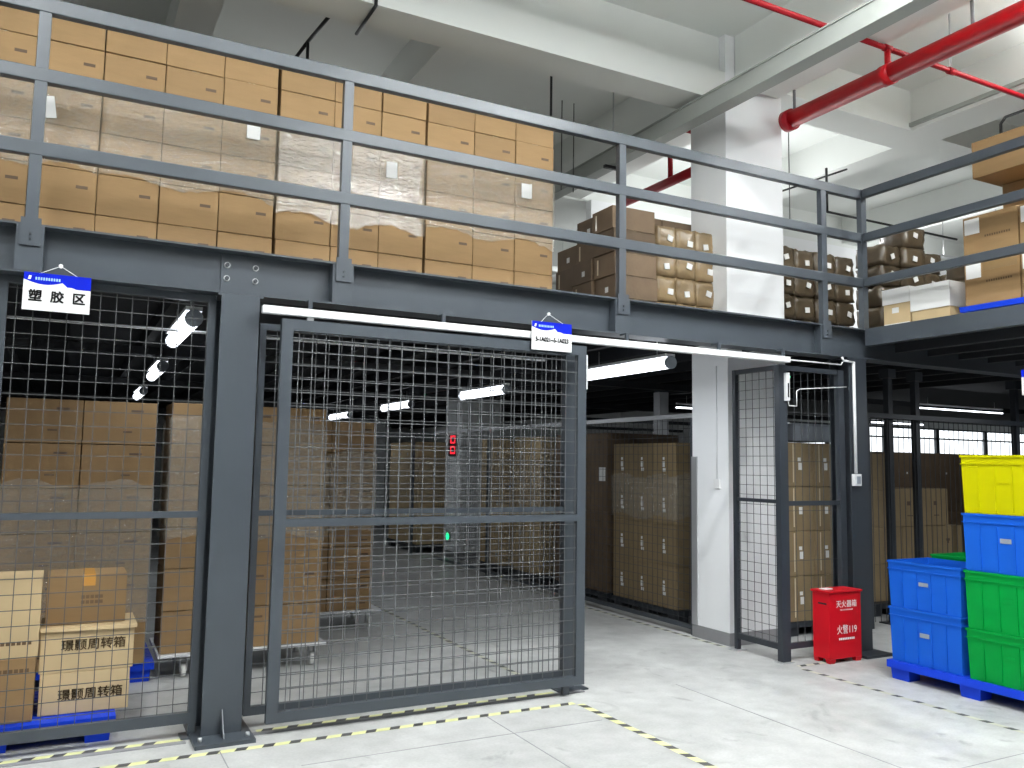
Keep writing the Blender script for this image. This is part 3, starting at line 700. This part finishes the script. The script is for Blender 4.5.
# behind right front fence
pallet(6.18, 7.26, 6.02, 6.9, 0, 'dark pallet under the cartons behind the red fire box', pm='steel_dark')
for c in range(3):
    for r in range(4):
        place(('R2',), lambda: carton_mesh(.348, .5, .424, body='card_dim', marks=[(-.09, .04, .012, .37, 'clear_tape'), (.0, .16, .045, .07, 'paper'), (-.01, .245, .04, .035, 'paper')]),
              (6.36+c*.352, 6.27, .142+r*.4285), 'marked carton, %s, %s column behind the red fire box' % (R4[r], ORD[c]), 'marked cartons behind the red fire box')
t = thing('plastic_bin', (6.6, 6.3, 1.87), 'grey shallow plastic bin lying on the cartons behind the cage', 'bin')
MB().box(6.31, 6.92, 6.05, 6.5, 1.872, 2.03, 'greyplastic', taper=.01, bev=.005).build('body', parent=t)
MB().box(6.30, 6.93, 6.04, 6.51, 2.03, 2.045, 'greyplastic').build('rim', parent=t)
pallet(8.35, 10.2, 6.86, 7.8, 0, 'long dark pallet beyond the fence beneath the right wing', pm='steel_dark')
for c in range(3):
    for r in range(2):
        place(('R3',), lambda: carton_mesh(.56, .5, .388, body='card_dim', marks=[(.0, .2, .07, .03, 'slot'), (.0, .17, .03, .03, 'slot')]), (8.70+c*.565, 7.16, .142+r*.391),
              'dim carton, %s, %s column beyond the fence beneath the right wing' % (['bottom row', 'second row up'][r], ORD[c]), 'dim cartons beneath the right wing')
for c in range(2):
    place(('R3b',), lambda: carton_mesh(.49, .5, .455, body='card_dim', marks=[(.0, .25, .06, .05, 'slot'), (.02, .12, .1, .012, 'slot')]), (9.11+c*.494, 7.16, .925),
          'dim carton on top, %s of the pair behind the blue crates' % ['left', 'right'][c], 'top cartons beneath the right wing')
pallet(7.62, 8.34, 6.45, 7.2, 0, 'small dark pallet beside the right corner column load', pm='steel_dark')
for r in range(4):
    place(('R3c',), lambda: carton_mesh(.68, .5, .408, body='card_dim'), (7.98, 6.80, .142+r*.411), 'dim carton, %s of the narrow stack right of the corner column' % R4[r], 'narrow stack right of the corner column')
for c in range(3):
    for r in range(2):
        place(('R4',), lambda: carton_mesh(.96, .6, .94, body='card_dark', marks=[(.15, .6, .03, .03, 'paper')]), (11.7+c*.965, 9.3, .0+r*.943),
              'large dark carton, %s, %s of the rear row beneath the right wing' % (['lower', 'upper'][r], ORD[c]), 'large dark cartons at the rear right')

# ------------------------------------------------------------------ plastic crates
def crate(col, x0, x1, y0, y1, z0, h, label, group, open_=True):
    t = thing('plastic_crate', ((x0+x1)/2, (y0+y1)/2, z0), label, 'crate', group)
    tp = .010; b = MB(); th = .008; ins = .007
    X0, X1, Y0, Y1 = x0+ins, x1-ins, y0+ins, y1-ins
    v = []
    def ring(x0, x1, y0, y1, z): return [(x0, y0, z), (x1, y0, z), (x1, y1, z), (x0, y1, z)]
    ob, ot = ring(X0+tp, X1-tp, Y0+tp, Y1-tp, z0), ring(X0, X1, Y0, Y1, z0+h)
    ib, it = ring(X0+tp+th, X1-tp-th, Y0+tp+th, Y1-tp-th, z0+th), ring(X0+th, X1-th, Y0+th, Y1-th, z0+h)
    v = ob+ot+ib+it
    f = [(3, 2, 1, 0), (8, 9, 10, 11)]
    for k in range(4):
        j = (k+1) % 4; f += [(k, j, 4+j, 4+k), (8+j, 8+k, 12+k, 12+j), (4+k, 4+j, 12+j, 12+k)]
    b.geo(v, f, col); b.build('body', parent=t)
    r = MB()
    for za, zb, o in ((h-.016, h-.001, 0.), (h-.066, h-.058, .002)):
        r.box(x0+o, x1-o, y0+o, Y0+.002, z0+za, z0+zb, col); r.box(x0+o, x1-o, Y1-.002, y1-o, z0+za, z0+zb, col)
        r.box(x0+o, X0+.002, Y0, Y1, z0+za, z0+zb, col); r.box(X1-.002, x1-o, Y0, Y1, z0+za, z0+zb, col)
    r.build('rim', parent=t)
    r = MB(); n = 5
    for k in range(1, n):
        y = Y0+(Y1-Y0)*k/n
        for xa, xb in ((X0-.004, X0+tp), (X1-tp, X1+.004)): r.box(xa, xb, y-.004, y+.004, z0+.012, z0+h-.075, col)
        if k < 4:
            x = X0+(X1-X0)*k/4
            for ya, yb in ((Y0-.004, Y0+tp), (Y1-tp, Y1+.004)): r.box(x-.004, x+.004, ya, yb, z0+.012, z0+h-.075, col)
    r.build('rib', parent=t, kind='stuff')
    m = MB(); ym = (y0+y1)/2
    m.box(X0+.0005, X0+.0035, ym-.04, ym+.04, z0+h*.52, z0+h*.60, col if col != 'blue' else 'greyplastic', bev=.001)
    m.build('embossed_mark', parent=t)
    return t
pallet(5.735, 6.75, 3.25, 4.585, 0, 'blue plastic pallet under the coloured crates on the right')
H = .388; G = 'coloured plastic crates on the right pallet'
crate('blue', 5.755, 6.24, 3.965, 4.575, .141, .405, 'blue crate under the open blue crate, left side of the pallet', G)
crate('blue', 5.752, 6.24, 3.955, 4.575, .547, .353, 'open blue crate on top of the lower left stack', G)
for k, (c, l) in enumerate((('green', 'green crate at the bottom of the tall stack'), ('green', 'second green crate up in the tall stack'), ('blue', 'blue crate between the yellow and green ones'), ('yellow', 'yellow crate topping the tall stack'))):
    crate(c, 5.745, 6.23, 3.30, 3.93, (.141, .492, .897, 1.302)[k], (.350, .404, .404, .413)[k], l, G)
crate('green', 6.26, 6.73, 3.965, 4.565, .141, H, 'lower green crate hidden behind the blue ones', G)
crate('green', 6.26, 6.73, 3.965, 4.565, .141+H+.001, H+.01, 'green crate rim just visible behind the open blue crate', G)

# fire extinguisher box
t = thing('fire_extinguisher_box', (5.865, 5.14, 0), 'red metal fire extinguisher box with white writing on the floor', 'fire box')
x0, x1, y0, y1 = 5.665, 6.045, 5.075, 5.25
MB().box(x0, x1, y0, y1, .035, .572, 'redbox', bev=.004).build('body', parent=t)
MB().box(x0-.012, x1+.012, y0-.012, y1+.012, .572, .590, 'redbox', bev=.004).build('lid', parent=t)
for xa in (x0, x1-.07):
    for ya in (y0, y1-.05): MB().box(xa, xa+.07, ya, ya+.05, 0, .035, 'redbox', taper=.006).build('foot', parent=t)
MB().box(x0-.0012, x0+.001, 5.10, 5.19, .475, .49, 'black').build('handle_slot', parent=t)
text('灭火器箱', .062, (5.87, y0-.001, .475), 'paper', parent=t)
text('FIRE EXTINGUISHER', .017, (5.87, y0-.001, .43), 'paper', parent=t)
text('火警119', .080, (5.87, y0-.001, .265), 'paper', parent=t, sx=.85)
b = MB()
for k in range(9): b.box(5.775+k*.021, 5.790+k*.021, y0-.0014, y0-.0003, .186, .203, 'paper')
b.build('small_print', parent=t)
MB().box(5.70, 5.80, 5.15, 5.21, .5905, .597, 'paper').build('folded_paper', label='folded white paper lying on the red fire box', cat='paper')

# ------------------------------------------------------------------ signs
def hang_sign(x0, x1, y, z0, z1, pin, body, size, label, sx=1.):
    t = thing('hanging_sign', ((x0+x1)/2, y, z0), label, 'sign', 'white hanging signs on the beam')
    MB().box(x0, x1, y-.002, y+.002, z0, z1, 'white').build('board', parent=t)
    w, h = x1-x0, z1-z0; n = 14; top = []; bot = []
    for k in range(n+1):
        u = k/n
        d = .20+.12*math.sin(PI*min(u/.62, 1)) if u < .62 else (.34 if u < .74 else .38)
        top.append((x0+u*w, y-.0026, z1)); bot.append((x0+u*w, y-.0026, z1-h*d*.95))
    b = MB(); b.geo(top+bot, [(k, k+1, n+1+k+1, n+1+k) for k in range(n)], 'signblue'); b.build('blue_header', parent=t, label='blue header band')
    b = MB(); b.geo([(x0+w*.06, y-.003, z1-h*.19), (x0+w*.10, y-.003, z1-h*.19), (x0+w*.115, y-.003, z1-h*.09), (x0+w*.075, y-.003, z1-h*.09)], [(0, 1, 2, 3)], 'white')
    for k in range(10): b.box(x0+w*(.17+k*.038), x0+w*(.195+k*.038), y-.0032, y-.0028, z1-h*.19, z1-h*.115, 'lightblue')
    b.build('header_print', parent=t)
    text(body, size, ((x0+x1)/2, y-.0034, z0+h*.36), 'ink', parent=t, sx=sx, bold=.0036)
    MB().path([(x0+w*.22, y-.001, z1-.004), pin, (x1-w*.20, y-.001, z1-.004)], .0018, 'white_metal', 6).build('string', parent=t)
    MB().cyl((pin[0], pin[1]+.004, pin[2]), (pin[0], pin[1]-.012, pin[2]), .011, 'white', 12).build('hook', parent=t)
    return t
hang_sign(-.251, .077, 5.232, 2.395, 2.602, (-.077, 5.238, 2.652), '塑  胶  区', .068, 'white sign with blue header and large writing, left end of beam')
hang_sign(2.846, 3.174, 5.125, 2.404, 2.606, (3.045, 5.238, 2.688), '5-1A021~5-1A023', .042, 'white location sign with blue header hanging above the gate', sx=.86)
t = thing('hanging_sign', (6.33, 3.7, 2.17), 'white hanging sign cut by the right picture edge', 'sign')
MB().box(6.328, 6.332, 3.50, 3.805, 2.174, 2.365, 'white').build('board', parent=t)
MB().box(6.3265, 6.3278, 3.50, 3.805, 2.31, 2.365, 'signblue').build('blue_header', parent=t)
MB().path([(6.33, 3.56, 2.365), (6.385, 3.65, 2.735), (6.33, 3.75, 2.365)], .002, 'white_metal', 6).build('string', parent=t)
# LED display on second concrete column
t = thing('led_display', (5.91, 13.4, 1.75), 'small red lit display on the far white concrete column', 'display')
MB().box(5.90, 5.919, 13.17, 13.55, 1.72, 2.10, 'black').build('housing', parent=t)
b = MB()
for z in (1.76, 1.94):
    b.box(5.896, 5.8995, 13.27, 13.46, z, z+.025, 'ledred'); b.box(5.896, 5.8995, 13.27, 13.46, z+.11, z+.135, 'ledred'); b.box(5.896, 5.8995, 13.27, 13.30, z+.025, z+.11, 'ledred'); b.box(5.896, 5.8995, 13.43, 13.46, z+.025, z+.11, 'ledred')
b.build('red_segments', parent=t)
t = thing('exit_light', (5.91, 13.5, .3), 'small green lit exit light low on the far white column', 'exit light')
MB().box(5.905, 5.919, 13.42, 13.62, .27, .43, 'black').build('housing', parent=t)
MB().cyl((5.904, 13.52, .35), (5.900, 13.52, .35), .07, 'ledgreen', 14).build('green_lamp', parent=t)

# ------------------------------------------------------------------ pipes and cable tray
PX, PZ = 6.05, 4.97
t = thing('fire_pipe', (PX, 4, PZ), 'thick red fire pipe below the ceiling at upper right', 'pipe')
MB().cyl((PX, -6, PZ), (PX, 5.78, PZ), .083, 'red', 24).build('pipe', parent=t)
MB().cyl((PX, 5.74, PZ), (PX, 5.83, PZ), .103, 'darkred', 24).build('coupling', parent=t, label='dark red coupling')
MB().cyl((PX, 4.62, PZ), (PX, 4.72, PZ), .091, 'red', 24).build('saddle', parent=t)
MB().cyl((PX, 4.67, PZ+.06), (PX, 4.67, 5.205), .026, 'red', 14).build('riser', parent=t)
for y, z1 in ((5.72, 5.25), (3.9, 5.25)): MB().cyl((PX, y, PZ+.07), (PX, y, z1), .014, 'greyband', 8).build('hanger_rod', parent=t)
t = thing('sprinkler_pipe', (5.4, 4.67, 5.2), 'thin dark red sprinkler pipe crossing above the thick red pipe', 'pipe')
MB().cyl((4.0, 4.67, 5.205), (9.5, 4.67, 5.205), .024, 'darkred', 14).build('pipe', parent=t)
for x in (6.05, 6.9, 5.65): MB().cyl((x-.04, 4.67, 5.205), (x+.04, 4.67, 5.205), .031, 'darkred', 14).build('fitting', parent=t)
MB().cyl((6.9, 4.67, 5.23), (6.9, 4.67, HZ), .008, 'galv', 8).build('hanger_rod', parent=t)
t = thing('fire_pipe', (PX, 8, 4.85), 'dark red fire pipe continuing behind the white column', 'pipe')
MB().cyl((PX, 6.50, 4.90), (PX, 8.6, 4.90), .055, 'darkred', 20).build('pipe', parent=t)
MB().cyl((PX, 7.62, 4.90), (PX, 7.62, 5.25), .03, 'darkred', 12).build('riser', parent=t)
t = thing('sprinkler_pipe', (5.1, 6.6, 4.98), 'short dark red pipe stub left of the white column', 'pipe')
MB().cyl((5.08, 6.52, 4.99), (5.9, 6.52, 4.99), .02, 'darkred', 12).build('pipe', parent=t)
t = thing('cable_tray', (5.1, 4, 4.85), 'long grey boxed cable tray passing in front of the white column', 'cable tray')
b = MB(); b.box(5.02, 5.17, -6, 12., 4.84, 5.0, 'tray', bev=.004); b.box(5.01, 5.18, -6, 12., 5.0, 5.015, 'tray'); b.build('duct', parent=t)
for y in (7.4, 9.6): MB().cyl((5.095, y, 5.016), (5.095, y, HZ), .008, 'galv', 8).build('hanger_rod', parent=t)
for y in (3.2, 7.4): MB().box(4.98, 5.21, y-.02, y+.02, 4.805, 4.839, 'black').build('support_bar', parent=t)
# thin black pipes
def rod(name, pts, r, label, cat='rod', m='black'):
    return MB().path(pts, r, m).build(name, label=label, cat=cat)
rod('black_pipe', [(1.9, 6.42, 5.06), (1.9, 5.93, 5.06), (1.9, 5.93, 5.3)], .014, 'black cable hooked over the ceiling beam above the cartons')
t = thing('black_pipe', (1.66, 7, 5.1), 'black bent pipe under the ceiling left of the beam', 'pipe')
MB().path([(1.72, 6.40, 5.22), (1.66, 7.05, 5.22), (1.62, 7.7, 5.22)], .016, 'black').build('run', parent=t)
MB().path([(1.66, 7.05, 5.22), (1.66, 7.05, 4.95)], .014, 'black').build('drop', parent=t)
rod('sprinkler_drop', [(3.84, 6.6, HZ), (3.84, 6.6, 4.85)], .012, 'black sprinkler drop pipe above the right end of the cartons', 'pipe')
rod('black_pipe', [(6.3, 7.2, 4.42), (6.75, 7.0, 4.62), (7.8, 6.6, 5.05)], .011, 'thin black pipe slanting behind the railing corner', 'pipe')
rod('black_pipe', [(7.87, 4.0, 5.02), (7.87, 4.78, 5.02), (7.87, 4.83, 4.97), (7.87, 4.83, 4.60)], .014, 'black bent drop pipe at upper right', 'pipe')
rod('black_pipe', [(7.35, 6.5, 4.95), (7.35, 6.5, 4.45), (9.6, 6.5, 4.45)], .014, 'black pipe with a drop behind the corner post', 'pipe')
for k, (x, y) in enumerate(((4.80, 8.0), (4.96, 8.0))): rod('hanger_rod', [(x, y, HZ), (x, y, 4.7)], .006, 'thin hanger rod right of the upper cartons, %s one' % ['left', 'right'][k])
t = thing('ceiling_lamp', (7.3, 7.0, 4.4), 'small twin lamp on a rod behind the white column', 'lamp')
MB().path([(7.15, 7, 4.44), (7.45, 7, 4.44)], .010, 'black').cyl((7.3, 7, 4.44), (7.3, 7, HZ), .006, 'black', 8).build('rod', parent=t)
for x in (7.14, 7.46): MB().cyl((x-.045, 7, 4.42), (x+.045, 7, 4.42), .03, 'lamp', 12).build('bulb', parent=t)
rod('conduit', [(-2, 6.0, 2.457), (3.46, 6.0, 2.457)], .010, 'white conduit under the mezzanine behind the fence', 'conduit', 'white_metal')

# ------------------------------------------------------------------ lamps
def batten(x, y0, L, z, label, power, w=.05, along='y', deck=DT-.19):
    t = thing('tube_lamp', (x, y0+L/2, z), label, 'lamp', None)
    if along == 'y':
        MB().box(x-w, x+w, y0+.02, y0+L-.02, z+.05, z+.075, 'white_metal').build('housing', parent=t)
        MB().cyl((x, y0+.03, z), (x, y0+L-.03, z), w, 'lamp', 14).build('diffuser', parent=t)
        for y in (y0, y0+L-.03): MB().cyl((x, y, z), (x, y+.03, z), w*1.08, 'greyplastic', 14).build('end_cap', parent=t)
        for y in (y0+.2, y0+L-.2): MB().cyl((x, y, z+.075), (x, y, deck), .005, 'galv', 6).build('hanger_rod', parent=t)
    else:
        MB().box(x, x+L, y0-w, y0+w, z+.05, z+.07, 'white_metal').build('housing', parent=t)
        MB().cyl((x, y0, z), (x+L, y0, z), w*.8, 'lamp', 12).build('diffuser', parent=t)
        for xx in (x+.2, x+L-.2): MB().cyl((xx, y0, z+.07), (xx, y0, deck), .005, 'galv', 6).build('hanger_rod', parent=t)
    if power:
        ld = bpy.data.lights.new('tube_light', 'AREA'); ld.shape = 'RECTANGLE'; ld.energy = power; ld.color = (.90, .95, 1.)
        ld.size, ld.size_y = (.1, L) if along == 'y' else (L, .1)
        lo = bpy.data.objects.new('tube_light', ld); COL.objects.link(lo); lo.parent = t
        lo.location = (0, 0, -w-.01) if along == 'y' else (L/2, -L/2, -w-.01)
    return t
LZ = 2.475
for k, (x, y) in enumerate(((4.48, 5.63), (4.55, 8.77), (4.56, 11.9), (4.68, 15.4), (4.72, 18.6))):
    batten(x, y, 1.3, LZ, 'lit tube lamp, %s from the front in the aisle row' % ORD[k], (9, 5, 5, 3, 3)[k])
for k, (x, y) in enumerate(((.665, 5.52), (.775, 8.57), (.86, 11.9))):
    batten(x, y, 1.2, LZ, 'lit tube lamp, %s from the front above the left cage' % ORD[k], 6)
batten(11.1, 8.2, 2.0, 2.52, 'long lit lamp under the right wing in front of the windows', 4, .014, 'x')
batten(8.2, 10.2, 1.2, 2.50, 'short lit lamp behind the right corner column', 2, .016, 'x')
batten(13.5, 11.0, 1.5, 2.50, 'far lit lamp near the right windows', 2, .02, 'x')
batten(8.6, 2.6, 1.3, 2.50, 'added unseen tube lamp beneath the right wing, the one nearer the viewer', 22, deck=DT-.055)  # added lamp out of view, brightens the cartons under the wing
batten(10.0, 4.0, 1.1, 2.46, 'added unseen tube lamp beneath the right wing, the one nearer the fence', 26, deck=DT-.055)  # second added lamp out of view, lights the cartons beyond the fence
# hall lamps (above the picture): bare tubes that shine down and onto the ceiling
def hall_lamp(x, y, L, power, label, z=5.46, along='x', up=.5, g='tube lamps hung from the hall ceiling', sides=0.):
    t = thing('ceiling_tube_lamp', (x, y, z), label, 'lamp', g)
    dx, dy = (L/2, .04) if along == 'x' else (.04, L/2)
    MB().box(x-dx, x+dx, y-dy, y+dy, z, z+.03, 'white_metal').build('housing', parent=t)
    for k in (-1, 1):
        px, py = x+k*(dx-.1)*(along == 'x'), y+k*(dy-.1)*(along == 'y')
        MB().cyl((px, py, z+.03), (px, py, 5.2 if 5.4 < px < 6.2 else HZ), .006, 'galv', 6).build('hanger_rod', parent=t)
    for pw, dz, rx in ((power, -.005, 0), (power*up, .04, PI)) + (((power*sides, .0, PI/2), (power*sides, .0, -PI/2)) if sides else ()):
        ld = bpy.data.lights.new('hall_light', 'AREA'); ld.shape = 'RECTANGLE'; ld.energy = pw; ld.color = (.96, .985, 1.)
        ld.size, ld.size_y = (L, .12) if along == 'x' else (.12, L)
        lo = bpy.data.objects.new('hall_light', ld); COL.objects.link(lo); lo.parent = t; lo.location = (0, 0 if abs(rx) != PI/2 else (.05 if rx > 0 else -.05), dz); lo.rotation_euler = (rx, 0, 0)
for x, y, L, p, al in ((.4, 3.2, 2.4, 50, 'x'), (3.6, 3.2, 2.4, 60, 'x'), (-3.2, 3.0, 2.4, 60, 'x'), (2.75, 1.3, 2.4, 100, 'y'), (4.3, 1.8, 2.4, 125, 'y'), (-.8, 2.0, 2.4, 70, 'y'), (2.5, -1.5, 2.4, 45, 'y'), (-2, -1.5, 2.4, 35, 'y'), (7.2, 2.4, 2.4, 95, 'y'), (7.9, 3.6, 1.2, 40, 'y')):  # last, short tube is added to brighten the ceiling beam at right
    hall_lamp(x, y, L, p, 'unseen bare tube lamp hung below the hall ceiling, outside the picture', along=al, up=.35 if p == 40 else 1.0)
for x, y, p in ((2.2, 9.4, 9), (7.4, 7.9, 40), (-2.5, 9.4, 5), (12, 7.9, 36), (4.6, 11.5, 26), (8.5, 13, 24)):
    hall_lamp(x, y, 1.5, p, 'bare tube lamp above the upper deck, hidden behind the cartons', 4.75, up=.16, sides=.45, g='tube lamps above the upper deck')

w = bpy.data.worlds.new('world'); S.world = w; w.use_nodes = True
w.node_tree.nodes['Background'].inputs[0].default_value = (.8, .9, 1, 1); w.node_tree.nodes['Background'].inputs[1].default_value = .3

# ------------------------------------------------------------------ camera
f_px = 844.91; yaw, pitch, roll = 0.48433580, 0.09463795, 0.01536926
fw = Vector((math.sin(yaw)*math.cos(pitch), math.cos(yaw)*math.cos(pitch), math.sin(pitch)))
r = Vector((math.cos(yaw), -math.sin(yaw), 0)); u = r.cross(fw)
r2 = r*math.cos(roll)+u*math.sin(roll); u2 = -r*math.sin(roll)+u*math.cos(roll)
cd = bpy.data.cameras.new('camera'); cam = bpy.data.objects.new('camera', cd); COL.objects.link(cam)
m = Matrix((r2, u2, -fw)).transposed().to_4x4(); m.translation = Vector((0, 0, 1.6)); cam.matrix_world = m
cd.sensor_width = 36; cd.lens = f_px/1024*36; cd.clip_start = .05; cd.clip_end = 200
S.camera = cam
S.view_settings.view_transform = 'Standard'; S.view_settings.look = 'None'; S.view_settings.gamma = 1; S.view_settings.use_curve_mapping = False
S.view_settings.exposure = 0.25
